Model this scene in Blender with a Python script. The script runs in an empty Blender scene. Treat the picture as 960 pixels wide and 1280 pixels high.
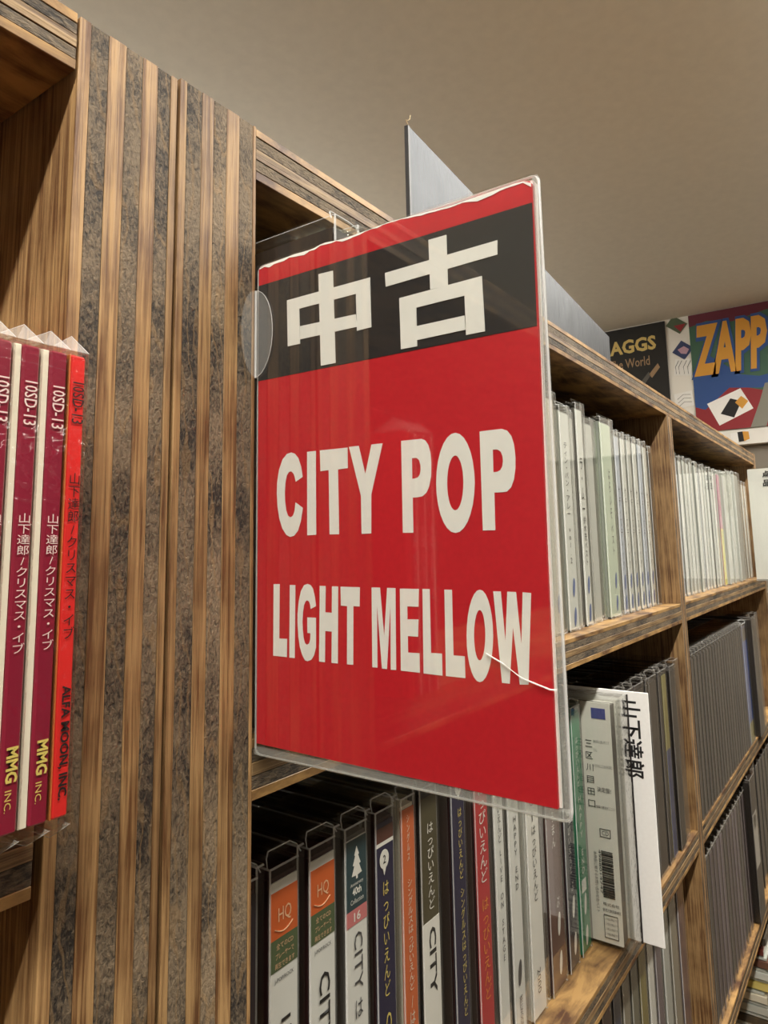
import bpy, bmesh, math, random
from mathutils import Matrix, Vector
random.seed(7)
R = math.radians
SC = bpy.context.scene
COL = SC.collection

# ------------------------------------------------------------------ camera
HC = 1.60                      # camera height above the floor; heights below are given relative to it
cam = bpy.data.cameras.new('camera')
cam.sensor_fit = 'VERTICAL'; cam.sensor_height = 36.0
FPX = 879.4
cam.lens = FPX * 36.0 / 1280.0
cam.shift_x = (480 - 463.84) / 1280.0
cam.shift_y = -(640 - 561.43) / 1280.0
cam.clip_start = 0.005
camo = bpy.data.objects.new('camera', cam); COL.objects.link(camo)
yaw, pitch, roll = 0.6234, 0.1395, -0.0165
fw = Vector((math.cos(yaw)*math.cos(pitch), math.sin(yaw)*math.cos(pitch), math.sin(pitch)))
rt = Vector((math.sin(yaw), -math.cos(yaw), 0)); up = rt.cross(fw)
r2 = rt*math.cos(roll) + up*math.sin(roll); u2 = -rt*math.sin(roll) + up*math.cos(roll)
camo.matrix_world = Matrix(((r2.x, u2.x, -fw.x, 0), (r2.y, u2.y, -fw.y, -0.13), (r2.z, u2.z, -fw.z, HC), (0, 0, 0, 1)))
SC.camera = camo

# ------------------------------------------------------------------ world, exposure
w = bpy.data.worlds.new('world'); SC.world = w; w.use_nodes = True
w.node_tree.nodes['Background'].inputs[0].default_value = (0.9, 0.85, 0.75, 1)
w.node_tree.nodes['Background'].inputs[1].default_value = 0.05
SC.view_settings.view_transform = 'Standard'
SC.view_settings.look = 'None'
SC.view_settings.gamma = 1.0
SC.view_settings.use_curve_mapping = False
SC.view_settings.exposure = 0.0
SC.cycles.max_bounces = 8
SC.cycles.diffuse_bounces = 5
SC.cycles.transparent_max_bounces = 32
SC.cycles.caustics_reflective = False
SC.cycles.caustics_refractive = False

# the fluorescent ceiling lamps: (x, y, length, watts)
LAMPS = [(-0.35, -0.26, 1.2, 16.0), (1.00, -0.26, 1.2, 16.0), (0.35, -1.7, 1.2, 3.0), (-1.1, -1.7, 1.2, 3.0)]
# added unseen uplighters behind the shelf unit, to brighten the ceiling: (x, y, length, watts)
FILL_UPLAMPS = [(-0.6, 1.35, 1.2, 17.0), (1.0, 1.35, 1.2, 16.0)]
CEIL = 0.60

# ------------------------------------------------------------------ materials
MATS = {}
def newmat(name):
    m = bpy.data.materials.new(name); m.use_nodes = True
    nt = m.node_tree
    return m, nt, nt.nodes['Principled BSDF']
def srgb(r, g, b):
    f = lambda c: (c/255/12.92) if c/255 <= .04045 else ((c/255+.055)/1.055)**2.4
    return (f(r), f(g), f(b), 1)
def plain(name, col, rough=.5, metal=0, spec=.5, noise=0.0, nscale=300, coat=0):
    if name in MATS: return MATS[name]
    m, nt, p = newmat(name)
    p.inputs['Base Color'].default_value = col
    p.inputs['Roughness'].default_value = rough
    p.inputs['Metallic'].default_value = metal
    p.inputs['Specular IOR Level'].default_value = spec
    if coat: p.inputs['Coat Weight'].default_value = coat; p.inputs['Coat Roughness'].default_value = .08
    if noise:
        tc = nt.nodes.new('ShaderNodeTexCoord'); n = nt.nodes.new('ShaderNodeTexNoise'); n.inputs['Scale'].default_value = nscale
        n.inputs['Detail'].default_value = 4
        nt.links.new(tc.outputs['Object'], n.inputs['Vector'])
        h = nt.nodes.new('ShaderNodeHueSaturation'); mr = nt.nodes.new('ShaderNodeMapRange')
        mr.inputs[1].default_value = .3; mr.inputs[2].default_value = .7; mr.inputs[3].default_value = 1-noise; mr.inputs[4].default_value = 1+noise
        nt.links.new(n.outputs['Fac'], mr.inputs[0]); nt.links.new(mr.outputs[0], h.inputs['Value'])
        h.inputs['Color'].default_value = col
        nt.links.new(h.outputs[0], p.inputs['Base Color'])
    MATS[name] = m
    return m
def wood(name, dark, light, axis, stretch=22, scale=260, bump=.25, rough=.55, streak=None, pore=0.0, blotch=.45):
    """plywood layer: streaky grain along the given axis"""
    m, nt, p = newmat(name); L = nt.links.new; N = nt.nodes.new
    tc = N('ShaderNodeTexCoord'); oi = N('ShaderNodeObjectInfo')
    add = N('ShaderNodeVectorMath'); add.operation = 'ADD'
    mul = N('ShaderNodeVectorMath'); mul.operation = 'SCALE'; mul.inputs['Scale'].default_value = 3.0
    cmb = N('ShaderNodeCombineXYZ')
    for i in range(3): L(oi.outputs['Random'], cmb.inputs[i])
    L(cmb.outputs[0], mul.inputs[0]); L(tc.outputs['Object'], add.inputs[0]); L(mul.outputs[0], add.inputs[1])
    mp = N('ShaderNodeMapping'); s = [1, 1, 1]; s['xyz'.index(axis)] = 1.0/stretch; mp.inputs['Scale'].default_value = s
    L(add.outputs[0], mp.inputs['Vector'])
    n1 = N('ShaderNodeTexNoise'); n1.inputs['Scale'].default_value = scale; n1.inputs['Detail'].default_value = 6; n1.inputs['Roughness'].default_value = .65
    n1.inputs['Distortion'].default_value = .6
    L(mp.outputs[0], n1.inputs['Vector'])
    n2 = N('ShaderNodeTexNoise'); n2.inputs['Scale'].default_value = 55; n2.inputs['Detail'].default_value = 5
    L(add.outputs[0], n2.inputs['Vector'])
    mx = N('ShaderNodeMath'); mx.operation = 'MULTIPLY_ADD'; mx.inputs[1].default_value = 1-blotch; L(n1.outputs['Fac'], mx.inputs[0])
    m2 = N('ShaderNodeMath'); m2.operation = 'MULTIPLY'; m2.inputs[1].default_value = blotch; L(n2.outputs['Fac'], m2.inputs[0]); L(m2.outputs[0], mx.inputs[2])
    cr = N('ShaderNodeValToRGB'); cr.color_ramp.elements[0].position = .40; cr.color_ramp.elements[1].position = .58
    cr.color_ramp.elements[0].color = dark; cr.color_ramp.elements[1].color = light
    L(mx.outputs[0], cr.inputs['Fac']); out = cr.outputs['Color']; hsock = n1.outputs['Fac']
    if streak:           # slanting pale fibres / saw marks of the cross-cut layers
        wv = N('ShaderNodeTexWave'); wv.inputs['Scale'].default_value = 22; wv.inputs['Distortion'].default_value = 14; wv.inputs['Detail'].default_value = 3
        wv.inputs['Detail Scale'].default_value = 2.5
        wm = N('ShaderNodeMapping'); wm.inputs['Rotation'].default_value = (0, R(38), 0); wm.inputs['Scale'].default_value = (2.2, 1, .55)
        L(add.outputs[0], wm.inputs['Vector']); L(wm.outputs[0], wv.inputs['Vector'])
        c2 = N('ShaderNodeValToRGB'); c2.color_ramp.elements[0].position = .88; c2.color_ramp.elements[1].position = .99
        mixc = N('ShaderNodeMix'); mixc.data_type = 'RGBA'
        L(wv.outputs['Fac'], c2.inputs['Fac']); 
        ml = N('ShaderNodeMath'); ml.operation = 'MULTIPLY'; ml.inputs[1].default_value = .40; L(c2.outputs['Color'], ml.inputs[0])
        L(ml.outputs[0], mixc.inputs[0]); L(out, mixc.inputs[6]); mixc.inputs[7].default_value = streak; out = mixc.outputs[2]
    if pore:
        v = N('ShaderNodeTexVoronoi'); v.inputs['Scale'].default_value = 330; v.feature = 'F1'
        L(mp.outputs[0] if False else add.outputs[0], v.inputs['Vector'])
        c3 = N('ShaderNodeValToRGB'); c3.color_ramp.elements[0].position = .05; c3.color_ramp.elements[1].position = .16
        c3.color_ramp.elements[0].color = (1-pore,)*3 + (1,); c3.color_ramp.elements[1].color = (1, 1, 1, 1)
        L(v.outputs['Distance'], c3.inputs['Fac'])
        mm = N('ShaderNodeMix'); mm.data_type = 'RGBA'; mm.blend_type = 'MULTIPLY'; mm.inputs[0].default_value = 1
        L(out, mm.inputs[6]); L(c3.outputs['Color'], mm.inputs[7]); out = mm.outputs[2]
    hs = N('ShaderNodeHueSaturation'); mr = N('ShaderNodeMapRange'); mr.inputs[3].default_value = .82; mr.inputs[4].default_value = 1.15
    L(oi.outputs['Random'], mr.inputs[0]); L(mr.outputs[0], hs.inputs['Value']); L(out, hs.inputs['Color'])
    L(hs.outputs[0], p.inputs['Base Color'])
    bp = N('ShaderNodeBump'); bp.inputs['Strength'].default_value = bump; bp.inputs['Distance'].default_value = .0006
    L(hsock, bp.inputs['Height']); L(bp.outputs[0], p.inputs['Normal'])
    p.inputs['Roughness'].default_value = rough
    MATS[name] = m
    return m
def clear(name, tint=(.97, .97, .95), rough=.06, base=.03, gain=1.0, spec=(1, 1, 1), wrinkle=0):
    """thin clear plastic film or shell: see-through with a Fresnel sheen"""
    m = bpy.data.materials.new(name); m.use_nodes = True; nt = m.node_tree; nt.nodes.clear()
    N = nt.nodes.new; L = nt.links.new
    o = N('ShaderNodeOutputMaterial'); mix = N('ShaderNodeMixShader'); t = N('ShaderNodeBsdfTransparent'); g = N('ShaderNodeBsdfGlossy')
    t.inputs[0].default_value = tint + (1,); g.inputs['Roughness'].default_value = rough; g.inputs[0].default_value = spec + (1,)
    if wrinkle:
        tc = N('ShaderNodeTexCoord'); nz = N('ShaderNodeTexNoise'); nz.inputs['Scale'].default_value = 190; nz.inputs['Detail'].default_value = 2; bp = N('ShaderNodeBump')
        bp.inputs['Strength'].default_value = wrinkle; bp.inputs['Distance'].default_value = .002
        L(tc.outputs['Object'], nz.inputs['Vector']); L(nz.outputs['Fac'], bp.inputs['Height']); L(bp.outputs[0], g.inputs['Normal'])
    lw = N('ShaderNodeLayerWeight'); lw.inputs['Blend'].default_value = .5
    pw = N('ShaderNodeMath'); pw.operation = 'POWER'; pw.inputs[1].default_value = 4.0
    ma = N('ShaderNodeMath'); ma.operation = 'MULTIPLY_ADD'; ma.inputs[1].default_value = gain; ma.inputs[2].default_value = base; ma.use_clamp = True
    L(lw.outputs['Facing'], pw.inputs[0]); L(pw.outputs[0], ma.inputs[0])
    L(ma.outputs[0], mix.inputs[0]); L(t.outputs[0], mix.inputs[1]); L(g.outputs[0], mix.inputs[2]); L(mix.outputs[0], o.inputs[0])
    MATS[name] = m
    return m

# long-grain (pale) and cross-cut (grey brown) plywood layers, upright and lying
PALE_Z = wood('ply_pale_upright', srgb(92, 60, 32), srgb(164, 130, 86), 'z', 40, 1000, .5, blotch=.30)
DARK_Z = wood('ply_crosscut_upright', srgb(36, 28, 20), srgb(128, 110, 86), 'z', 1.7, 1300, 1.0, .75, streak=srgb(146, 116, 76), pore=.55)
PALE_X = wood('ply_pale_lying', srgb(82, 56, 32), srgb(158, 130, 90), 'x', 40, 1000, .5, blotch=.30)
DARK_X = wood('ply_crosscut_lying', srgb(34, 27, 20), srgb(114, 98, 76), 'x', 3.0, 1300, 1.0, .75, pore=.55)
FACE_Z = wood('veneer_upright', srgb(60, 40, 24), srgb(108, 80, 50), 'z', 14, 200, .15, .5)
FACE_X = wood('veneer_lying', srgb(78, 48, 26), srgb(176, 138, 84), 'x', 4, 140, .15, .5)
CLEAR = clear('clear_plastic', (.965, .97, .955), .045, .05, 1.0)
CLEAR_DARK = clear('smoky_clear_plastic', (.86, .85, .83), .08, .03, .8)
FILM = clear('clear_film', (.965, .965, .95), .08, .05, .9, wrinkle=.7)

def milky(name, col, amount, rough=.15):
    """clear plastic seen along an edge: partly see-through, partly white"""
    m = bpy.data.materials.new(name); m.use_nodes = True; nt = m.node_tree; nt.nodes.clear()
    N = nt.nodes.new; L = nt.links.new
    o = N('ShaderNodeOutputMaterial'); mix = N('ShaderNodeMixShader'); t = N('ShaderNodeBsdfTransparent'); p = N('ShaderNodeBsdfPrincipled')
    p.inputs['Base Color'].default_value = col; p.inputs['Roughness'].default_value = rough
    mix.inputs[0].default_value = amount; L(t.outputs[0], mix.inputs[1]); L(p.outputs[0], mix.inputs[2]); L(mix.outputs[0], o.inputs[0])
    MATS[name] = m
    return m
EDGE = milky('clear_plastic_edge_glint', (.85, .86, .84, 1), .45)  # whitish colour stands in for the highlights along case edges
EDGE_DARK = milky('smoky_plastic_edge_glint', (.42, .40, .37, 1), .28)  # same painted edge highlight, greyer, for the smoky cases
RIM = milky('milky_plastic_rim', (.8, .8, .78, 1), .42, .2)
FILM_FOLD = milky('folded_film', (.85, .84, .80, 1), .20, .12)
TAB = milky('clear_tab', (.8, .8, .76, 1), .07, .1)
WELD = milky('welded_film', (.62, .62, .60, 1), .28, .2)

# ------------------------------------------------------------------ mesh helpers
def bx(bm, x0, x1, y0, y1, z0, z1, bev=0, edge_slot=False):
    vs = [bm.verts.new((x, y, z)) for x in (x0, x1) for y in (y0, y1) for z in (z0, z1)]
    fs = [bm.faces.new([vs[i] for i in q]) for q in ((0, 1, 3, 2), (4, 6, 7, 5), (0, 4, 5, 1), (2, 3, 7, 6), (0, 2, 6, 4), (1, 5, 7, 3))]
    if bev:
        es = list({e for f in fs for e in f.edges})
        r = bmesh.ops.bevel(bm, geom=es, offset=bev, segments=1, affect='EDGES', profile=.5)
        if edge_slot:
            for f in r['faces']: f.material_index = 1
def prism(bm, pts, a0, a1, axis):
    """polygon pts extruded from a0 to a1 along axis ('x': pts are (y,z); 'y': (x,z); 'z': (x,y))"""
    def P(u, v, a): return {'x': (a, u, v), 'y': (u, a, v), 'z': (u, v, a)}[axis]
    lo = [bm.verts.new(P(u, v, a0)) for u, v in pts]; hi = [bm.verts.new(P(u, v, a1)) for u, v in pts]
    n = len(pts)
    fs = [bm.faces.new(lo), bm.faces.new(hi[::-1])]
    for i in range(n): fs.append(bm.faces.new((lo[i], hi[i], hi[(i+1) % n], lo[(i+1) % n])))
    bmesh.ops.recalc_face_normals(bm, faces=fs)
def rrect(x0, x1, y0, y1, r, n=5):
    out = []
    for cx, cy, a in ((x1-r, y1-r, 0), (x0+r, y1-r, 90), (x0+r, y0+r, 180), (x1-r, y0+r, 270)):
        for i in range(n+1):
            t = R(a + 90*i/n); out.append((cx+r*math.cos(t), cy+r*math.sin(t)))
    return out
def tube(bm, pts, rad, n=6):
    prev = None
    for i, p in enumerate(pts):
        p = Vector(p); d = (Vector(pts[min(i+1, len(pts)-1)]) - Vector(pts[max(i-1, 0)])).normalized()
        a = d.orthogonal().normalized(); b = d.cross(a)
        ring = [bm.verts.new(p + rad*(a*math.cos(2*math.pi*k/n) + b*math.sin(2*math.pi*k/n))) for k in range(n)]
        if prev:
            off = min(range(n), key=lambda o: (ring[o].co - prev[0].co).length)
            ring = ring[off:] + ring[:off]
            if (ring[1].co - prev[1].co).length > (ring[-1].co - prev[1].co).length: ring = [ring[0]] + ring[:0:-1]
            for k in range(n): bm.faces.new((prev[k], prev[(k+1) % n], ring[(k+1) % n], ring[k]))
        prev = ring
def mesh(bm, name):
    me = bpy.data.meshes.new(name); bm.normal_update(); bm.to_mesh(me); bm.free(); return me
def obj(name, me, mat, parent=None, loc=(0, 0, 0)):
    if isinstance(me, bmesh.types.BMesh): me = mesh(me, name)
    o = bpy.data.objects.new(name, me); COL.objects.link(o); o.location = loc
    if parent: o.parent = parent
    if mat:
        if len(me.materials) == 0: me.materials.append(mat)
        elif me.materials[0] != mat:
            o.material_slots[0].link = 'OBJECT'; o.material_slots[0].material = mat
    return o
def thing(name, label, cat, loc=(0, 0, 0), group=None):
    o = bpy.data.objects.new(name, None); COL.objects.link(o); o.location = loc; o.empty_display_size = .02
    return tag(o, label, cat, group)
def tag(o, label, cat, group=None):
    o['label'] = label; o['category'] = cat
    if group: o['group'] = group
    return o
def struct(name, bm, mat, label=None):
    o = obj(name, bm, mat); o['kind'] = 'structure'
    if label: o['label'] = label
    return o
BOX = {}
def boxobj(name, x0, x1, y0, y1, z0, z1, mat, parent=None, bev=0, loc=(0, 0, 0)):
    bm = bmesh.new(); bx(bm, x0, x1, y0, y1, z0, z1, bev); return obj(name, bm, mat, parent, loc)

# lettering: text curves turned into flat meshes, fitted into a box (done together at the end)
TEXTS = []
FRONT = Matrix(((1, 0, 0), (0, 0, -1), (0, 1, 0)))           # reads on a face that looks towards -Y
DOWN = FRONT @ Matrix.Rotation(R(-90), 3, 'Z')                # the same, turned so that it reads downwards
SIDE = Matrix(((0, 0, -1), (-1, 0, 0), (0, 1, 0)))           # reads on a face that looks towards -X
SIDE_DOWN = SIDE @ Matrix.Rotation(R(-90), 3, 'Z')
def text(parent, s, centre, w, h, mat, M=FRONT, vertical=False, bold=0.0, shear=0, name='lettering', line=1.0):
    cu = bpy.data.curves.new('lettering', 'FONT')
    cu.body = '\n'.join(s) if vertical else s
    cu.align_x = 'CENTER'; cu.space_line = line; cu.offset = bold; cu.shear = shear; cu.resolution_u = 2
    cu.fill_mode = 'FRONT'
    o = bpy.data.objects.new('tmp', cu); COL.objects.link(o)
    TEXTS.append((o, parent, centre, w, h, mat, M, name))
def finish_texts():
    bpy.context.view_layer.update()
    dg = bpy.context.evaluated_depsgraph_get()
    for o, parent, c, w, h, mat, M, name in TEXTS:
        me = bpy.data.meshes.new_from_object(o.evaluated_get(dg))
        if len(me.vertices):
            xs = [v.co.x for v in me.vertices]; ys = [v.co.y for v in me.vertices]
            x0, x1, y0, y1 = min(xs), max(xs), min(ys), max(ys)
            sx = w/max(x1-x0, 1e-6); sy = h/max(y1-y0, 1e-6)
            me.transform(Matrix.Diagonal((sx, sy, 1, 1)) @ Matrix.Translation((-(x0+x1)/2, -(y0+y1)/2, 0)))
            me.transform(Matrix.Translation(c) @ M.to_4x4())
            me.materials.clear()
            obj(name, me, mat, parent)
        bpy.data.objects.remove(o)

# ------------------------------------------------------------------ the room
def rel(z): return HC + z
XW, YB, XL, YF = 2.0, 1.7, -1.9, -2.6
WHITE = plain('wall_white', srgb(242, 239, 232), .7)
DRAB = plain('wall_drab', srgb(124, 114, 100), .7)
CEILM = plain('ceiling_paint', srgb(226, 220, 206), .8, noise=.03, nscale=60)
GREYW = plain('wall_grey', srgb(138, 130, 118), .7)
bm = bmesh.new(); bx(bm, XL, XW, YF, YB, -.05, 0); struct('floor', bm, wood('floor_boards', srgb(120, 100, 78), srgb(152, 132, 106), 'x', 20, 30, .05, .4))
bm = bmesh.new(); bx(bm, XL, XW, YF, YB, rel(CEIL), rel(CEIL)+.05); struct('ceiling', bm, CEILM)
bm = bmesh.new(); bx(bm, XW, XW+.05, YF, YB, 0, rel(CEIL)); struct('wall_right', bm, GREYW)
bm = bmesh.new(); bx(bm, XL-.05, XL, YF, YB, 0, rel(CEIL)); struct('wall_left', bm, DRAB)
bm = bmesh.new(); bx(bm, XL, XW, YB, YB+.05, 0, rel(CEIL)); struct('wall_back', bm, DRAB)
bm = bmesh.new(); bx(bm, XL, XW, YF-.05, YF, 0, rel(CEIL)); struct('wall_front', bm, DRAB)
bm = bmesh.new(); bx(bm, XW-.03, XW, YF, YB, rel(.243), rel(CEIL)); struct('trim_1', bm, WHITE, 'white panel along the top of the far wall')
XP = XW-.03

# ceiling lamps (each lamp's own light stays here)
LAMPW = plain('lamp_housing_white', srgb(235, 235, 230), .4)
m, nt, p = newmat('lamp_tube_glow'); p.inputs['Emission Color'].default_value = (1, .93, .80, 1); p.inputs['Emission Strength'].default_value = 12
TUBE = m
for i, (lx, ly, ln, wt) in enumerate(LAMPS):
    t = thing('ceiling_lamp', ['white tube lamp on the ceiling over the near end of the aisle', 'white tube lamp on the ceiling over the far end of the aisle',
              'white tube lamp on the ceiling behind the viewer', 'white tube lamp on the ceiling behind the viewer at the left'][i], 'lamp', (lx, ly, rel(CEIL)))
    bm = bmesh.new(); prism(bm, [(-.05, 0), (.05, 0), (.035, -.018), (-.035, -.018)], -ln/2, ln/2, 'x'); obj('housing', bm, LAMPW, t)
    bm = bmesh.new(); tube(bm, [(-ln/2+.03, 0, -.030), (ln/2-.03, 0, -.030)], .008, 10); obj('tube', bm, TUBE, t)
    for s in (-1, 1): boxobj('tube_holder', s*(ln/2-.022)-.008, s*(ln/2-.022)+.008, -.012, .012, -.042, -.018, LAMPW, t)
    li = bpy.data.lights.new('lamp_light', 'AREA'); li.shape = 'RECTANGLE'; li.size = ln-.1; li.size_y = .03; li.energy = wt; li.color = (1, .955, .875)
    lo = bpy.data.objects.new('lamp_light', li); COL.objects.link(lo); lo.parent = t; lo.location = (0, 0, -.040)

for i, (lx, ly, ln, wt) in enumerate(FILL_UPLAMPS):  # fill lamps added out of view to lift the ceiling brightness
    t = thing('added_uplighter', ['added unseen white uplighter over the next aisle, near end', 'added unseen white uplighter over the next aisle, far end'][i], 'lamp', (lx, ly, rel(CEIL)))
    bm = bmesh.new(); prism(bm, [(-.03, -.38), (.03, -.38), (.05, -.35), (-.05, -.35)], -ln/2, ln/2, 'x'); obj('trough', bm, LAMPW, t)
    bm = bmesh.new(); tube(bm, [(-ln/2+.03, 0, -.338), (ln/2-.03, 0, -.338)], .008, 10); obj('tube', bm, TUBE, t)
    for s in (-1, 1):
        bm = bmesh.new(); tube(bm, [(s*(ln/2-.1), .045, -.352), (s*(ln/2-.1), .045, 0)], .003, 6); obj('hanger', bm, LAMPW, t)
    li = bpy.data.lights.new('lamp_light', 'AREA'); li.shape = 'RECTANGLE'; li.size = ln-.1; li.size_y = .05; li.energy = wt; li.color = (1, .955, .875)
    lo = bpy.data.objects.new('lamp_light', li); COL.objects.link(lo); lo.parent = t; lo.location = (0, 0, -.328); lo.rotation_euler = (math.pi, 0, 0)

# ------------------------------------------------------------------ plywood shelf units
DEP = .17
def upright(parent, x0, x1, z0, z1, fr, pale_first=True, name='side_panel', skew=0):
    """panel standing along Z, its layered front edge towards -Y; fr = relative layer widths"""
    tot = sum(fr); n = len(fr); e = [x0]
    for f in fr: e.append(e[-1] + (x1-x0)*f/tot)
    a, b = e[1], e[-2]
    body = boxobj(name, a, b, .006, DEP, z0, z1-.0004, FACE_Z, parent)
    for i in range(n):
        pale = (i % 2 == 0) == pale_first
        outer = i in (0, n-1)
        y = random.uniform(-.00006, .00006) + (0 if pale else .0001)
        boxobj('ply', e[i]+.00003, e[i+1]-.00003, y, DEP if outer else .0059, z0, z1-(0 if pale else .0001), PALE_Z if pale else DARK_Z, body, .00015)
    return body
def board(parent, x0, x1, zb, zt, fr, name='shelf_board', pale_first=True, y0=0.0):
    tot = sum(fr); n = len(fr); e = [zb]
    for f in fr: e.append(e[-1] + (zt-zb)*f/tot)
    body = boxobj(name, x0, x1, .006, DEP-.006, e[1], e[-2], FACE_X, parent)
    for i in range(n):
        pale = (i % 2 == 0) == pale_first
        outer = i in (0, n-1)
        y = y0 + random.uniform(-.00006, .00006) + (0 if pale else .0001)
        mt = PALE_X if pale else DARK_X
        if outer: mt = FACE_X
        boxobj('ply', x0, x1, y, DEP-.006 if outer else .0059, e[i]+.00003, e[i+1]-.00003, mt, body, .00015)
    return body

F7A = [.040, .065, .065, .065, .060, .055, .027]
F7B = [.023, .053, .044, .048, .050, .055, .012]
F5 = [.9, 1.15, 1.1, 1.2, .8]
XA0, XA1, XB0, XB1 = .0759, .1019, .1029, .1289
XD0, XD1, XE0, XE1 = .5825, .598, 1.0515, 1.066
LZ = [-.0459, -.2085, -.360, -.5215]
TH = .0145
unit = thing('shelf_unit', 'long plywood CD shelf unit with two bays filled with discs', 'shelf unit', (0, 0, HC))
upright(unit, XB0, XB1, -HC, .1160, F7B)
upright(unit, XD0, XD1, -HC, .1005, [.3, .8, .9, .9, .3], name='divider')
upright(unit, XE0, XE1, -HC, .1165, [.3, .8, .9, .9, .3])
board(unit, XB1, XE0, .1005, .1155, F5, 'top_board')
for z in LZ + [-1.50]:
    board(unit, XB1, XD0, z-TH, z, F5)
    board(unit, XD1, XE0, z-TH, z, F5)
boxobj('back_panel', XB1, XE0, DEP-.0055, DEP-.0005, -HC, .1003, FACE_Z, unit)
unit2 = thing('shelf_unit', 'plywood shelf unit holding the red and maroon disc singles', 'shelf unit', (0, 0, HC))
upright(unit2, XA0, XA1, -HC, .1150, F7A)
upright(unit2, -.426, -.400, -HC, .1150, F7A)
board(unit2, -.400, XA0-.0006, .1018, .1152, [.9, 1.0, 1.1, 1.0, .9], 'top_board')
for z in (-.0480, -.2085, -.360, -1.50): board(unit2, -.400, XA0-.0018, z-.0135, z, [.6, 1.1, .8, 1.0])
boxobj('back_panel', -.400, XA0, DEP-.0055, DEP-.0005, -HC, .1010, FACE_Z, unit2)
KAN=[[(-22.11,67.78),(-26.72,67.52),(-27.28,44.18),(-22.69,44.23)],[(-11.53,63.37),(-15.64,63.29),(-15.96,51.07),(-11.8,51.14)],[(-33.63,63.11),(-37.88,63.06),(-38.02,50.93),(-33.82,50.86)],[(-11.53,63.37),(-37.88,63.06),(-37.82,59.93),(-11.62,60.29)],[(-15.97,55.58),(-33.49,54.99),(-33.83,51.84),(-15.96,52.17)],[(-42.16,63.05),(-70.67,63.09),(-70.53,59.97),(-42.31,59.71)],[(-54.08,67.8),(-58.65,67.69),(-58.63,56.14),(-54.18,56.28)],[(-45.98,56.11),(-50.42,56.1),(-50.41,44.02),(-46.1,44.14)],[(-62.55,56.22),(-66.8,56.24),(-67.02,44.17),(-62.59,44.23)],[(-45.98,56.11),(-66.8,56.24),(-66.72,52.92),(-45.97,52.9)],[(-50.34,48.63),(-62.38,48.55),(-62.51,45.41),(-50.39,45.43)]]
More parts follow.
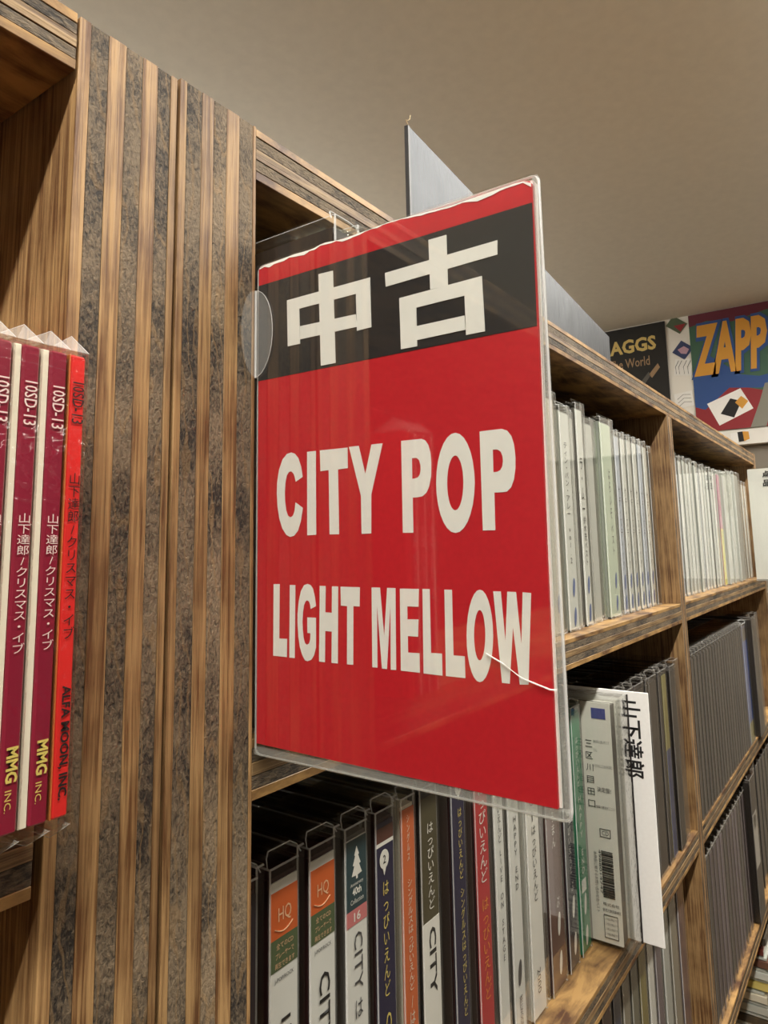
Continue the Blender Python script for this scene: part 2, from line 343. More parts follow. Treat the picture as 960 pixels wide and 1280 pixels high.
LET=[([(-16.66,17.44),(-16.16,20.01),(-15.23,22.24),(-14.09,23.41),(-12.93,23.79),(-11.45,23.57),(-9.95,22.3),(-8.77,19.8),(-8.13,16.65),(-8.03,13.87),(-8.25,10.69),(-8.9,7.52),(-9.87,5.14),(-11.19,3.55),(-12.5,2.98),(-13.79,3.22),(-15.08,4.41),(-16.01,6.68),(-16.68,9.91),(-14.27,11.37),(-13.96,9.26),(-13.44,8.12),(-12.6,7.77),(-11.87,8.18),(-11.24,9.57),(-10.87,11.74),(-10.76,14.11),(-10.97,16.46),(-11.45,18.21),(-12.14,18.99),(-12.87,19.09),(-13.66,18.44),(-14.08,17.43),(-14.33,16.39)],None),
([(-18.07,23.47),(-20.9,23.44),(-20.85,3.32),(-18.01,3.24)],None),
([(-22.14,23.44),(-30.57,23.32),(-30.59,18.47),(-27.67,18.4),(-27.81,3.26),(-24.92,3.29),(-24.79,18.44),(-22.25,18.41)],None),
([(-30.95,23.43),(-33.85,23.41),(-35.59,16.8),(-37.42,23.35),(-40.55,23.33),(-37.19,12.0),(-37.01,3.21),(-34.26,3.17),(-34.24,11.81)],None),
([(-45.53,23.36),(-50.8,23.27),(-51.79,22.82),(-52.55,21.71),(-53.01,19.94),(-53.13,17.71),(-53.0,14.99),(-52.46,12.82),(-51.71,11.5),(-50.61,10.78),(-49.4,10.65),(-48.23,10.64),(-48.17,3.1),(-45.44,3.14)],[(-48.28,19.26),(-49.38,19.23),(-50.05,18.72),(-50.38,17.59),(-50.39,16.55),(-50.16,15.54),(-49.65,14.96),(-48.92,14.77),(-48.23,14.75)]),
([(-63.31,12.84),(-63.1,10.56),(-62.69,8.42),(-62.08,6.51),(-61.32,4.92),(-60.42,3.73),(-59.44,3.0),(-58.43,2.77),(-57.42,3.06),(-56.48,3.85),(-55.65,5.12),(-54.97,6.8),(-54.48,8.82),(-54.2,11.08),(-54.17,13.45),(-54.37,15.81),(-54.79,18.05),(-55.43,20.03),(-56.23,21.65),(-57.17,22.84),(-58.18,23.52),(-59.22,23.68),(-60.23,23.3),(-61.16,22.42),(-61.96,21.08),(-62.6,19.36),(-63.05,17.34),(-63.29,15.13)],[(-60.68,13.01),(-60.58,11.75),(-60.4,10.57),(-60.13,9.5),(-59.8,8.62),(-59.41,7.97),(-59.0,7.57),(-58.57,7.44),(-58.15,7.61),(-57.76,8.04),(-57.42,8.74),(-57.15,9.66),(-56.96,10.76),(-56.86,11.98),(-56.86,13.27),(-56.95,14.55),(-57.14,15.76),(-57.41,16.84),(-57.75,17.73),(-58.14,18.39),(-58.57,18.78),(-59.0,18.89),(-59.42,18.71),(-59.81,18.24),(-60.14,17.53),(-60.4,16.6),(-60.59,15.5),(-60.68,14.28)]),
([(-64.83,23.33),(-69.73,23.34),(-70.92,22.88),(-71.79,21.73),(-72.32,19.91),(-72.5,17.36),(-72.39,15.15),(-71.98,12.98),(-71.3,11.45),(-70.34,10.63),(-69.31,10.56),(-67.62,10.6),(-67.49,3.11),(-64.72,3.12)],[(-67.65,19.28),(-68.6,19.25),(-69.34,18.76),(-69.71,17.76),(-69.77,16.8),(-69.55,15.7),(-69.1,15.03),(-68.4,14.73),(-67.59,14.73)]),
([(-7.02,-8.43),(-9.1,-8.4),(-8.97,-21.37),(-11.56,-21.33),(-11.46,-25.59),(-6.93,-25.58)],None),
([(-12.38,-8.53),(-14.23,-8.54),(-13.99,-25.62),(-12.22,-25.64)],None),
([(-20.68,-13.29),(-20.35,-11.11),(-19.78,-9.29),(-19.04,-8.46),(-18.06,-8.21),(-16.96,-8.53),(-15.95,-9.93),(-15.24,-12.36),(-14.87,-15.34),(-14.87,-17.56),(-15.11,-20.49),(-15.6,-23.02),(-16.34,-24.79),(-17.23,-25.92),(-18.06,-26.03),(-19.18,-25.59),(-20.01,-24.52),(-20.61,-22.69),(-20.66,-15.95),(-17.92,-15.99),(-17.95,-19.57),(-18.88,-19.59),(-18.82,-21.0),(-18.47,-21.93),(-17.84,-22.3),(-17.25,-21.97),(-16.81,-20.76),(-16.57,-18.95),(-16.47,-17.12),(-16.63,-14.91),(-16.94,-13.24),(-17.44,-12.3),(-17.94,-12.06),(-18.53,-12.34),(-18.87,-13.17),(-18.96,-14.05)],None),
([(-21.83,-8.59),(-23.65,-8.6),(-23.5,-14.6),(-25.39,-14.64),(-25.5,-8.64),(-27.37,-8.64),(-27.06,-25.83),(-25.17,-25.84),(-25.34,-18.88),(-23.41,-18.84),(-23.3,-25.84),(-21.49,-25.84)],None),
([(-28.02,-8.67),(-33.6,-8.7),(-33.44,-12.97),(-31.7,-12.92),(-31.44,-25.76),(-29.65,-25.8),(-29.89,-12.98),(-28.06,-12.94)],None),
([(-36.81,-8.68),(-39.13,-8.67),(-40.0,-18.89),(-41.0,-8.7),(-43.25,-8.69),(-42.97,-25.92),(-41.54,-25.97),(-41.78,-12.58),(-40.59,-25.92),(-39.25,-25.93),(-38.23,-12.7),(-38.08,-25.83),(-36.67,-25.88)],None),
([(-44.34,-8.79),(-49.2,-8.76),(-49.0,-12.48),(-46.18,-12.5),(-46.15,-15.18),(-48.92,-15.09),(-48.72,-18.67),(-46.14,-18.67),(-46.13,-22.07),(-48.97,-22.01),(-48.93,-25.99),(-44.16,-25.94)],None),
([(-50.07,-8.75),(-51.88,-8.75),(-51.79,-21.74),(-54.39,-21.7),(-54.36,-26.08),(-49.79,-26.03)],None),
([(-55.38,-8.78),(-57.2,-8.78),(-57.08,-21.85),(-59.64,-21.84),(-59.63,-26.09),(-55.14,-26.08)],None),
([(-66.1,-17.49),(-65.94,-19.47),(-65.64,-21.35),(-65.22,-23.05),(-64.7,-24.48),(-64.11,-25.58),(-63.47,-26.29),(-62.81,-26.57),(-62.16,-26.41),(-61.57,-25.81),(-61.05,-24.8),(-60.63,-23.42),(-60.34,-21.74),(-60.19,-19.84),(-60.2,-17.83),(-60.36,-15.8),(-60.66,-13.86),(-61.09,-12.12),(-61.62,-10.65),(-62.23,-9.55),(-62.89,-8.86),(-63.56,-8.62),(-64.21,-8.83),(-64.81,-9.49),(-65.31,-10.55),(-65.71,-11.96),(-65.98,-13.64),(-66.11,-15.52)],[(-64.39,-17.46),(-64.31,-18.54),(-64.17,-19.57),(-63.99,-20.51),(-63.76,-21.29),(-63.5,-21.88),(-63.22,-22.26),(-62.94,-22.4),(-62.67,-22.3),(-62.43,-21.96),(-62.21,-21.4),(-62.05,-20.64),(-61.94,-19.72),(-61.89,-18.69),(-61.9,-17.6),(-61.98,-16.5),(-62.11,-15.45),(-62.3,-14.51),(-62.53,-13.72),(-62.8,-13.12),(-63.07,-12.74),(-63.36,-12.61),(-63.63,-12.72),(-63.88,-13.08),(-64.09,-13.65),(-64.25,-14.42),(-64.35,-15.34),(-64.4,-16.37)]),
([(-66.48,-8.86),(-68.14,-8.86),(-68.67,-18.27),(-69.49,-8.87),(-71.36,-8.89),(-71.97,-18.56),(-72.7,-8.93),(-74.45,-9.02),(-73.06,-26.06),(-71.27,-26.23),(-70.38,-15.7),(-69.21,-26.26),(-67.57,-26.26)],None)]
CREASE=[(-64.68,-20.85),(-68.04,-22.42),(-72.06,-24.91),(-77.54,-26.43),(-78.92,-26.43)]

# ------------------------------------------------------------------ the red price-divider sign (stands out from the shelf edge)
SX = .1292
RED = plain('sign_red', srgb(206, 30, 44), .55, noise=.05, nscale=900)
BLACK = plain('sign_black', srgb(38, 38, 40), .55, noise=.10, nscale=500)
PAPER = plain('paper_white', srgb(250, 249, 246), .6, noise=.02, nscale=600)
INK = plain('ink_black', srgb(26, 25, 26), .6)
sign = thing('shelf_sign', 'red and black shelf sign reading CITY POP in a clear sleeve', 'sign', (SX, 0, HC))
Y1, ZT0, ZT1, ZB = -.0788, .0748, .0738, -.0474
def quad(pts, x0, x1):
    bm = bmesh.new(); prism(bm, pts, x0, x1, 'x'); return bm
edge = [(-.0012, .0744), (-.0025, .0749), (-.0140, .0752), (-.0200, .0749), (-.0235, .0756), (-.0300, .0748), (-.0440, .0752), (-.0600, .0741), (-.0760, .0743), (-.0782, .0738),
        (-.0789, .0728), (-.0785, .0430), (-.0779, .0000), (-.0776, -.0474), (-.0400, -.0472), (-.0014, -.0467)]
obj('card', quad(edge, -.0002, .0006), RED, sign)
obj('card_edge', quad([(y*1.006-.0000 if y < -.07 else y, z+(.0004 if z > .07 else 0)) for y, z in edge], .00062, .0011), PAPER, sign)
obj('black_band', quad([(-.0013, .0697), (-.0786, .0690), (-.0783, .0431), (-.0013, .0437)], -.00028, -.00021), BLACK, sign)
bm = bmesh.new()
for poly in KAN: prism(bm, [(a/1000, b/1000) for a, b in poly], -.00042-.000002*KAN.index(poly), -.00030, 'x')
obj('lettering', bm, PAPER, sign)
def ring(bm, outer, hole, x):
    o = [bm.verts.new((x, a/1000, b/1000)) for a, b in outer]
    es = [bm.edges.new((o[i], o[(i+1) % len(o)])) for i in range(len(o))]
    if hole:
        h = [bm.verts.new((x, a/1000, b/1000)) for a, b in hole]
        es += [bm.edges.new((h[i], h[(i+1) % len(h)])) for i in range(len(h))]
    bmesh.ops.triangle_fill(bm, use_beauty=True, use_dissolve=False, edges=es)
for outer, hole in LET:
    bm = bmesh.new(); ring(bm, outer, hole, -.00030); obj('letter', bm, PAPER, sign)
bm = bmesh.new(); tube(bm, [(-.0009, a/1000, b/1000) for a, b in CREASE], .00016, 5); obj('crease', bm, PAPER, sign)
wear = random.Random(11); top = [q for q in edge if q[1] > .07]
def tp(y):
    for (a, b), (c, d) in zip(top, top[1:]):
        if c <= y <= a: return b + (d-b)*(a-y)/max(a-c, 1e-9)
    return .0738
ys = [-.0016-.0770*i/44 for i in range(45)]
up_ = [(y, tp(y)) for y in ys]; lo_ = [(y, tp(y)-wear.uniform(.00015, .00075)*(1.5 if -.024 < y < -.004 or y < -.066 else .8)) for y in ys]
bm = bmesh.new()
for i in range(44):
    vs = [bm.verts.new((-.00031, *q)) for q in (up_[i], lo_[i], lo_[i+1], up_[i+1])]; bm.faces.new(vs)
bmesh.ops.remove_doubles(bm, verts=bm.verts, dist=1e-6); obj('worn_edge', bm, PAPER, sign)
# sleeve: two clear sheets with a welded rim that shows past the card
rim = [(y, z + (.0004*(y+.08)/.08 if z > 0 else 0)) for y, z in rrect(-.0800, -.0006, -.0494, .0748, .0016, 4)]
obj('sleeve', quad(rim, -.0010, -.00095), CLEAR, sign)
obj('sleeve', quad(rim, .0016, .00165), CLEAR, sign)
bm = bmesh.new(); tube(bm, [(.0003, y, z) for y, z in rim] + [(.0003, rim[0][0], rim[0][1])], .00028, 6); obj('sleeve_rim', bm, RIM, sign)
bm = bmesh.new(); bx(bm, -.0006, .0012, -.0798, -.0010, -.0492, -.0476); obj('sleeve_weld', bm, WELD, sign)
bm = bmesh.new(); bx(bm, -.0006, .0012, -.0800, -.0790, -.0480, .0745); obj('sleeve_weld', bm, WELD, sign)
# round clear tab that holds the sign on the panel edge: half on the panel, half folded on the sign
half = [(-.0010-.0064*math.sin(R(a)), .0562+.0118*math.cos(R(a))) for a in range(0, 181, 12)]
obj('hinge_tab', quad(half, -.00135, -.0012), TAB, sign)
bm = bmesh.new(); prism(bm, [(-.0012-.0052*math.sin(R(a))-.0000, .0562+.0118*math.cos(R(a))) for a in range(0, 181, 12)], -.0013, -.0011, 'y'); obj('hinge_tab', bm, TAB, sign)
bm = bmesh.new(); tube(bm, [(-.0014, y, z) for y, z in half], .00010, 4); obj('tab_edge', bm, RIM, sign)
bm = bmesh.new(); tube(bm, [(-.0012, -.0012, .0444), (-.0012, -.0012, .0680)], .00035, 5); obj('tab_fold', bm, RIM, sign)

# far white card sign
ws = thing('shelf_sign', 'plain white card sign standing out at the far end of the shelf', 'sign', (.975, 0, HC))
obj('card', quad(rrect(-.082, -.0012, -.0450, .0885, .001), -.0003, .0003), PAPER, ws)
obj('sleeve', quad(rrect(-.084, -.0008, -.0468, .0905, .002), -.0008, -.00075), CLEAR, ws)
bm = bmesh.new(); bx(bm, -.0007, .0007, -.083, -.001, -.0468, -.0452); obj('sleeve_weld', bm, RIM, ws)
text(ws, '点', (-.0009, -.0212, .0815), .008, .008, INK, SIDE, bold=.03)
text(ws, '品', (-.0009, -.0212, .0705), .008, .008, INK, SIDE, bold=.03)

# ------------------------------------------------------------------ metal plate on top of the shelf
METAL, nt, p = newmat('brushed_metal')
p.inputs['Metallic'].default_value = 1; p.inputs['Base Color'].default_value = srgb(66, 69, 73); p.inputs['Roughness'].default_value = .52
tcn = nt.nodes.new('ShaderNodeTexCoord'); nn = nt.nodes.new('ShaderNodeTexNoise'); nn.inputs['Scale'].default_value = 90; nn.inputs['Detail'].default_value = 5
mpn = nt.nodes.new('ShaderNodeMapping'); mpn.inputs['Scale'].default_value = (1, 1, .3)
bpn = nt.nodes.new('ShaderNodeBump'); bpn.inputs['Strength'].default_value = .7; bpn.inputs['Distance'].default_value = .002
nt.links.new(tcn.outputs['Object'], mpn.inputs[0]); nt.links.new(mpn.outputs[0], nn.inputs['Vector']); nt.links.new(nn.outputs['Fac'], bpn.inputs['Height']); nt.links.new(bpn.outputs[0], p.inputs['Normal'])
DKEDGE = plain('plate_edge_dark', srgb(48, 48, 50), .5)
pl = thing('metal_plate', 'tall silver metal plate standing on top of the shelf', 'metal plate', (.2567, .030, HC+.1156)); pl.rotation_euler = (0, 0, math.atan2(.0313, .3963))
boxobj('panel', .0004, .3975, 0, .0014, 0, .0777, METAL, pl, .0003)
boxobj('edge_strip', -.0012, .0004, -.0002, .0018, 0, .0775, DKEDGE, pl)
boxobj('foot', .004, .39, .0014, .045, 0, .0012, METAL, pl)
bm = bmesh.new(); tube(bm, [(-.0006, 0, .0775), (-.003, 0, .0792), (-.001, 0, .0798), (.001, 0, .0815), (.0018, 0, .0840)], .00018, 4); obj('loose_fibre', bm, plain('fibre', srgb(190, 170, 130), .8), pl)

# ------------------------------------------------------------------ compact discs in jewel cases
def dk(name, rgb, rough=.5): return plain(name, srgb(*rgb), rough)
TRAY_BLACK = dk('tray_black', (34, 30, 30), .35)
TRAY_BROWN = dk('tray_maroon', (58, 34, 34), .35)
TRAY_GREY = dk('tray_grey', (96, 92, 86), .4)
TRAY_CLEAR = dk('tray_pale', (146, 150, 142), .4)
CASE = {}
def case_mesh(T, h, D, lid=.24, dark=False):
    """clear jewel case: base half, lid plate on its right and the lid's top flange with rounded front corners"""
    k = (round(T, 4), round(h, 4), round(D, 4), lid, dark)
    if k in CASE: return CASE[k]
    bm = bmesh.new(); s = 1-lid
    bx(bm, 0, s*T, 0, D, 0, h-.0018, .0004, True)
    bx(bm, s*T+.0003, T-.0002, .0012, D, 0, h, .0004, True)
    prism(bm, rrect(.14*T, T-.0002, .0060, .0330, .0016, 4), h-.0017, h-.0002, 'z')
    prism(bm, rrect(.22*T, T-.0012, .0072, .0318, .0012, 4), h-.0001, h+.0001, 'z')
    n0 = len(bm.faces); y = .0020          # moulded lip looping over the case top, its highlight put into the colour
    tube(bm, [(.06*T, y, h-.0022), (.10*T, y+.001, h-.0002), (.20*T, y+.002, h+.0010), (.76*T, y+.002, h+.0010), (.88*T, y+.001, h-.0002), (.92*T, y, h-.0022)], .00022, 5)
    bm.faces.ensure_lookup_table()
    for f in bm.faces[n0:]: f.material_index = 1
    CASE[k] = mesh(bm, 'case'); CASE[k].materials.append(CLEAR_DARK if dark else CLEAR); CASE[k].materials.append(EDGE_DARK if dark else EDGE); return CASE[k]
PART = {}
def pmesh(key, T, h, D, lid):
    k = (key, round(T, 4), round(h, 4), round(D, 4), lid)
    if k in PART: return PART[k]
    bm = bmesh.new(); s = 1-lid
    if key == 'card':
        bx(bm, .0006, s*T-.0006, .0006, .0010, .0012, h-.0060)
    elif key == 'tray':
        bx(bm, .0006, s*T-.0005, .0013, D-.003, .0012, h-.0050)
    else:
        bx(bm, s*T+.0010, T-.0010, .0045, D-.004, .0015, h-.0040)
    PART[k] = mesh(bm, key); return PART[k]
def band(parent, T, lid, h, f0, f1, mat, name='label_band', x0=None, x1=None, slope=0):
    """coloured field on the spine card; f0, f1 = heights from the case top in metres"""
    s = 1-lid; a = .0006 if x0 is None else x0*s*T; b = s*T-.0006 if x1 is None else x1*s*T
    bm = bmesh.new(); prism(bm, [(a, h-f1), (b, h-f1), (b, h-f0+slope), (a, h-f0-slope)], .00048, .00058, 'y'); return obj(name, bm, mat, parent)
def cd(x0, x1, y, z, label, card, tray=TRAY_BLACK, book=None, h=.124, D=.138, lid=.24, group=None, case=CLEAR, parts=True):
    T = x1-x0-.0004
    t = thing('compact_disc', label, 'CD', (x0+.0002, y, HC+z), group)
    o = obj('case', case_mesh(T, h, D, lid, case is CLEAR_DARK), case, t)
    obj('spine_card', pmesh('card', T, h, D, lid), card, t)
    obj('tray', pmesh('tray', T, h, D, lid), tray, t)
    obj('booklet', pmesh('book', T, h, D, lid), book or tray, t)
    t['T'] = T
    return t
def vt(t, s, x, top, bot, w, mat, lid=.24, h=.124, **k):     # upright characters stacked downwards
    T = t['T']; text(t, s, (x*(1-lid)*T, .00040, h-(top+bot)/2), w, bot-top, mat, FRONT, True, name='spine_lettering', line=1.0, **k)
def dt(t, s, x, top, bot, w, mat, lid=.24, h=.124, **k):     # letters turned to read downwards
    T = t['T']; text(t, s, (x*(1-lid)*T, .00040, h-(top+bot)/2), bot-top, w, mat, DOWN, name='spine_lettering', **k)
def ht(t, s, x, zc, w, hh, mat, lid=.24, h=.124, **k):       # ordinary horizontal letters
    T = t['T']; text(t, s, (x*(1-lid)*T, .00040, h-zc), w, hh, mat, FRONT, name='spine_lettering', **k)

WHITE_C = dk('card_white', (226, 226, 220)); CREAM_C = dk('card_cream', (228, 220, 200)); NAVY = dk('card_navy', (38, 36, 66))
ORANGE = dk('card_orange', (204, 104, 58)); OLIVE = dk('card_olive', (78, 72, 50)); REDC = dk('card_red', (186, 52, 56)); BROWN = dk('card_brown', (88, 52, 42))
GREEN = dk('card_green', (40, 128, 92)); TEAL = dk('sticker_teal', (40, 66, 72)); PINK = dk('sticker_pink', (206, 122, 122)); HQO = dk('sticker_orange', (208, 98, 44))
HQG = dk('sticker_green', (82, 98, 66)); DARKC = dk('card_dark', (40, 32, 40)); YEL = dk('ink_yellow', (226, 206, 110)); INKW = dk('ink_white', (236, 234, 226)); INKG = dk('ink_grey', (70, 70, 72))
GOLD = dk('ink_gold', (232, 150, 60)); DNAVY = dk('card_dark_navy', (44, 44, 58))
HQW = dk('sticker_ink_pale', (236, 190, 150))

# ---- second shelf, first bay
Z2, Y2 = LZ[1], .0135
g2 = 'discs on the middle shelf below the red sign'
t = cd(.1330, .1492, Y2, Z2, 'disc with a plain dark spine against the left panel, below the red sign', DARKC, TRAY_BROWN, group=g2)
t = cd(.1492, .1656, Y2, Z2, 'white-spined disc with an orange and green sticker and large katakana title', WHITE_C, TRAY_BROWN, group=g2)
def hq(t):
    T = t['T']; b = band(t, T, .24, .124, .0085, .0205, HQO, 'sticker', slope=0); ht(t, 'HQ', .52, .0150, .0052, .0042, HQW)
    bm = bmesh.new(); tube(bm, [(.0022+.0074*i/8, .0004, .124-.0178-.0014*math.sin(math.pi*i/8)) for i in range(9)], .00016, 4); obj('sticker_swoosh', bm, HQW, t)
    band(t, T, .24, .124, .0205, .0285, HQG, 'sticker')
    for i, s in enumerate(('全てのCD', 'プレーヤーで', '再生できます')): ht(t, s, .52, .0225+.0024*i, .0068+.0005*i, .0015, HQW)
    ht(t, 'J-POP/ROCK', .5, .0310, .0076, .0013, INK)
hq(t); vt(t, 'ライブ', .56, .041, .075, .0056, INK)
t = cd(.1656, .1823, Y2, Z2, 'white-spined disc with an orange and green sticker and serif CITY title', WHITE_C, TRAY_BROWN, group=g2)
hq(t); dt(t, 'CITY', .56, .0375, .0570, .0048, INK, bold=.01); dt(t, 'HAPPY END', .58, .0610, .0900, .0026, INK)
t = cd(.1823, .1984, Y2, Z2, 'white-spined disc with a dark teal tree sticker above CITY in grey', WHITE_C, TRAY_GREY, group=g2)
band(t, t['T'], .24, .124, .0062, .0265, TEAL, 'sticker'); band(t, t['T'], .24, .124, .0265, .0310, PINK, 'sticker')
bm = bmesh.new(); c = .52*.76*t['T']
prism(bm, [(c, .124-.0085), (c+.0012, .124-.0110), (c+.0007, .124-.0112), (c+.0020, .124-.0138), (c+.0012, .124-.0140), (c+.0026, .124-.0168), (c+.0004, .124-.0170), (c+.0004, .124-.0180),
           (c-.0004, .124-.0180), (c-.0004, .124-.0170), (c-.0026, .124-.0168), (c-.0012, .124-.0140), (c-.0020, .124-.0138), (c-.0007, .124-.0112), (c-.0012, .124-.0110)], .00036, .00044, 'y'); obj('tree_emblem', bm, INKW, t)
ht(t, 'Anniversary', .52, .0194, .0066, .0013, INKW); ht(t, '40th', .52, .0214, .0046, .0022, INKW, bold=.02); ht(t, 'Collection', .52, .0242, .0066, .0014, INKW); ht(t, '16', .52, .0288, .0034, .0026, INKW, bold=.02)
dt(t, 'CITY', .56, .0335, .0500, .0042, INKG); vt(t, 'はっぴいえんど', .56, .0525, .0960, .0040, INKG)
t = cd(.1984, .2136, Y2, Z2, 'navy-spined disc with a white 2 balloon, left of the orange spine', NAVY, TRAY_BROWN, group=g2)
band(t, t['T'], .24, .124, .0075, .0120, BROWN, 'label_band'); band(t, t['T'], .24, .124, .0120, .0132, INKW, 'label_band')
def balloon(t, n, z, r=.0026):
    c = .46*.76*t['T']; bm = bmesh.new()
    pts = [(c+r*math.sin(R(a)), .124-z+1.15*r*math.cos(R(a))) for a in range(-160, 161, 16)] + [(c-.0001, .124-z-1.9*r)]
    prism(bm, pts, .00036, .00044, 'y'); obj('balloon', bm, INKW, t); T = t['T']
    text(t, n, (c, .0003, .124-z), .0016, .0026, INK, FRONT, name='spine_lettering', bold=.01)
balloon(t, '2', .0175); vt(t, 'はっぴいえんど', .52, .0245, .0590, .0034, YEL); dt(t, 'CITY', .56, .0640, .0800, .0030, YEL, bold=.01)
t = cd(.2136, .2257, Y2, Z2, 'orange-spined disc with a cream edge', ORANGE, CREAM_C, CREAM_C, lid=.20, group=g2)
vt(t, 'シングルス', .5, .0080, .0230, .0018, CREAM_C, lid=.2); vt(t, 'シングルスはっぴいえんど', .55, .0290, .0640, .0030, CREAM_C, lid=.2); vt(t, '/はっぴいえん', .55, .0660, .0990, .0032, CREAM_C, lid=.2)
t = cd(.2257, .2480, Y2, Z2, 'olive-spined disc with CITY in black on a white lower half', OLIVE, TRAY_BLACK, lid=.42, group=g2)
band(t, t['T'], .42, .124, .0475, .1225, INKW, 'label_band', slope=.0); vt(t, 'はっぴいえんど', .56, .0150, .0440, .0042, INKW, lid=.42); dt(t, 'CITY', .56, .0500, .0720, .0046, INK, lid=.42, bold=.02)
t = cd(.2480, .2667, Y2, Z2, 'navy-spined disc with a white 4 balloon, left of the red spine', NAVY, TRAY_BROWN, lid=.38, group=g2)
balloon(t, '4', .0085); vt(t, 'はっぴいえんど', .62, .0165, .0420, .0030, YEL, lid=.38); vt(t, 'シングルスはっぴいえんど', .65, .0455, .0900, .0030, YEL, lid=.38)
t = cd(.2667, .2833, Y2, Z2, 'red-spined disc with white and orange hiragana', REDC, TRAY_BROWN, group=g2)
vt(t, 'はっぴいえんど', .56, .0120, .0500, .0060, INKW); vt(t, 'はっぴいえんど', .58, .0560, .0930, .0056, GOLD)
t = cd(.2833, .2967, Y2, Z2, 'pale grey-spined disc beside the red-spined one', WHITE_C, TRAY_GREY, group=g2)
vt(t, 'はっぴいえんど', .56, .0130, .0400, .0032, INKG); vt(t, 'LIVE ON STAGE', .58, .0430, .0860, .0026, INKG)
t = cd(.2967, .3152, Y2, Z2, 'pale-spined disc with a small dark leaf mark near its foot', WHITE_C, TRAY_GREY, lid=.34, group=g2)
vt(t, 'はっぴいえんど', .5, .0060, .0300, .0032, INKG, lid=.34); vt(t, 'HAPPY END', .6, .0340, .0640, .0028, INK, lid=.34)
def leaf(t, x, z, mat, lid=.24, r=.0016, hh=.0050):
    c = x*(1-lid)*t['T']; bm = bmesh.new()
    prism(bm, [(c+r*math.sin(R(a))+.0008*math.cos(R(a)), .124-z+hh*math.cos(R(a))) for a in range(0, 360, 24)], .00036, .00044, 'y'); obj('leaf_mark', bm, mat, t)
leaf(t, .55, .0970, INKG, .34); dt(t, 'BELLWOOD', .55, .1060, .1180, .0028, INKG, lid=.34)
t = cd(.3152, .3374, Y2, Z2, 'bright white-spined disc with black hiragana, left of the brown one', INKW, INKW, lid=.30, group=g2)
vt(t, 'はっぴいえんど', .5, .0060, .0350, .0050, INK, lid=.3); vt(t, '|', .5, .0375, .0420, .0008, INK, lid=.3); vt(t, 'はっぴいえんど', .55, .0440, .0760, .0046, INK, lid=.3); dt(t, '2000', .5, .1040, .1140, .0036, INKG, lid=.3)
t = cd(.3374, .3600, Y2, Z2, 'brown-spined disc with pale leaf marks', BROWN, TRAY_BROWN, lid=.18, group=g2)
vt(t, '風街ろまん', .5, .0330, .0610, .0044, INKW, lid=.18); leaf(t, .62, .0960, INKW, .18); leaf(t, .62, .1130, INKW, .18); vt(t, 'ぷ', .6, .0840, .0885, .0040, INKW, lid=.18)
t = cd(.3600, .3771, Y2, Z2, 'dark navy-spined disc with pale leaf marks, between the brown and green ones', DNAVY, TRAY_BROWN, lid=.2, group=g2)
vt(t, 'はっぴいえんど', .5, .0160, .0410, .0036, INKW, lid=.2); vt(t, 'はっぴいえんど', .55, .0490, .0800, .0036, INKW, lid=.2); leaf(t, .62, .0960, INKW, .2); leaf(t, .62, .1130, INKW, .2); vt(t, 'ぷ', .6, .0840, .0885, .0036, INKW, lid=.2)
t = cd(.3771, .3940, Y2, Z2, 'green-spined disc reading HAPPY END', GREEN, GREEN, lid=.14, group=g2)
vt(t, 'はっぴいえんど', .5, .0180, .0430, .0040, INKW, lid=.14); vt(t, 'HAPPY END', .52, .0480, .0860, .0036, INKW, lid=.14)
band(t, t['T'], .14, .124, .0890, .0950, INKW, 'label_band', .3, .75); leaf(t, .55, .1010, INKW, .14); leaf(t, .55, .1160, INKW, .14, hh=.0046)

# pulled-out disc that shows its printed back, in a loose sleeve
px, py = .3945, -.0045
t = thing('compact_disc', 'pulled-out disc showing its white printed back with a barcode', 'CD', (px, py, HC+Z2), g2)
BACKW = dk('inlay_white', (236, 234, 226)); BACKG = dk('inlay_grey', (160, 158, 150))
h = .127
bm = bmesh.new(); bx(bm, 0, .0105, .0, .142, .0003, h-.002, .0005); obj('case', bm, CLEAR, t)
boxobj('back_card', .0006, .0012, .0030, .1390, .002, h-.004, BACKW, t)
boxobj('tray', .0013, .0080, .0030, .1390, .003, h-.005, TRAY_GREY, t)
boxobj('booklet', .0084, .0098, .0040, .1390, .003, h-.005, BACKW, t)
boxobj('spine_fold', .0003, .0005, .0190, .0250, .002, h-.004, BACKG, t)
BL = dk('print_blue', (78, 84, 150))
boxobj('printed_field', .0003, .0005, .0055, .0132, h-.0125, h-.0070, BL, t)
def st(s, y, z, w, hh, mat=INK, M=SIDE, **k): text(t, s, (.00025, y, z), w, hh, mat, M, name='printed_lettering', **k)
for i, (s, y, z, w_) in enumerate([('あなたにあいたくて', .0085, h-.0245, .0085), ('くらし', .0120, h-.0290, .002), ('いつでもこころのそばに', .0085, h-.0370, .0100), ('決定盤!', .0085, h-.0490, .0075), ('音楽の歴史がここに!', .0082, h-.0580, .0100),
                                   ('株式会社', .0082, h-.1060, .0085), ('販売元東京都港区', .0080, h-.1090, .0095)]):
    st(s, y, z, w_, .0026 if i == 3 else .0016)
bm = bmesh.new(); z = h-.0800
rr = random.Random(3)
while z > h-.1030:
    k = rr.choice((.0003, .0003, .0005, .0008)); bx(bm, .0002, .0005, .0060, .0120, z-k, z); z -= k + rr.choice((.0003, .0004, .0006))
obj('barcode', bm, INK, t)
st('4988014747', .0128, h-.0905, .0220, .0012, INK, SIDE_DOWN)
for a, b in ((.0052, .0124), ): 
    bm = bmesh.new()
    for z in (h-.1115, h-.1225): bx(bm, .0002, .0005, .0052, .0124, z, z+.0002)
    for y in (.0052, .0123): bx(bm, .0002, .0005, y, y+.0002, h-.1225, h-.1115)
    obj('print_frame', bm, INKG, t)
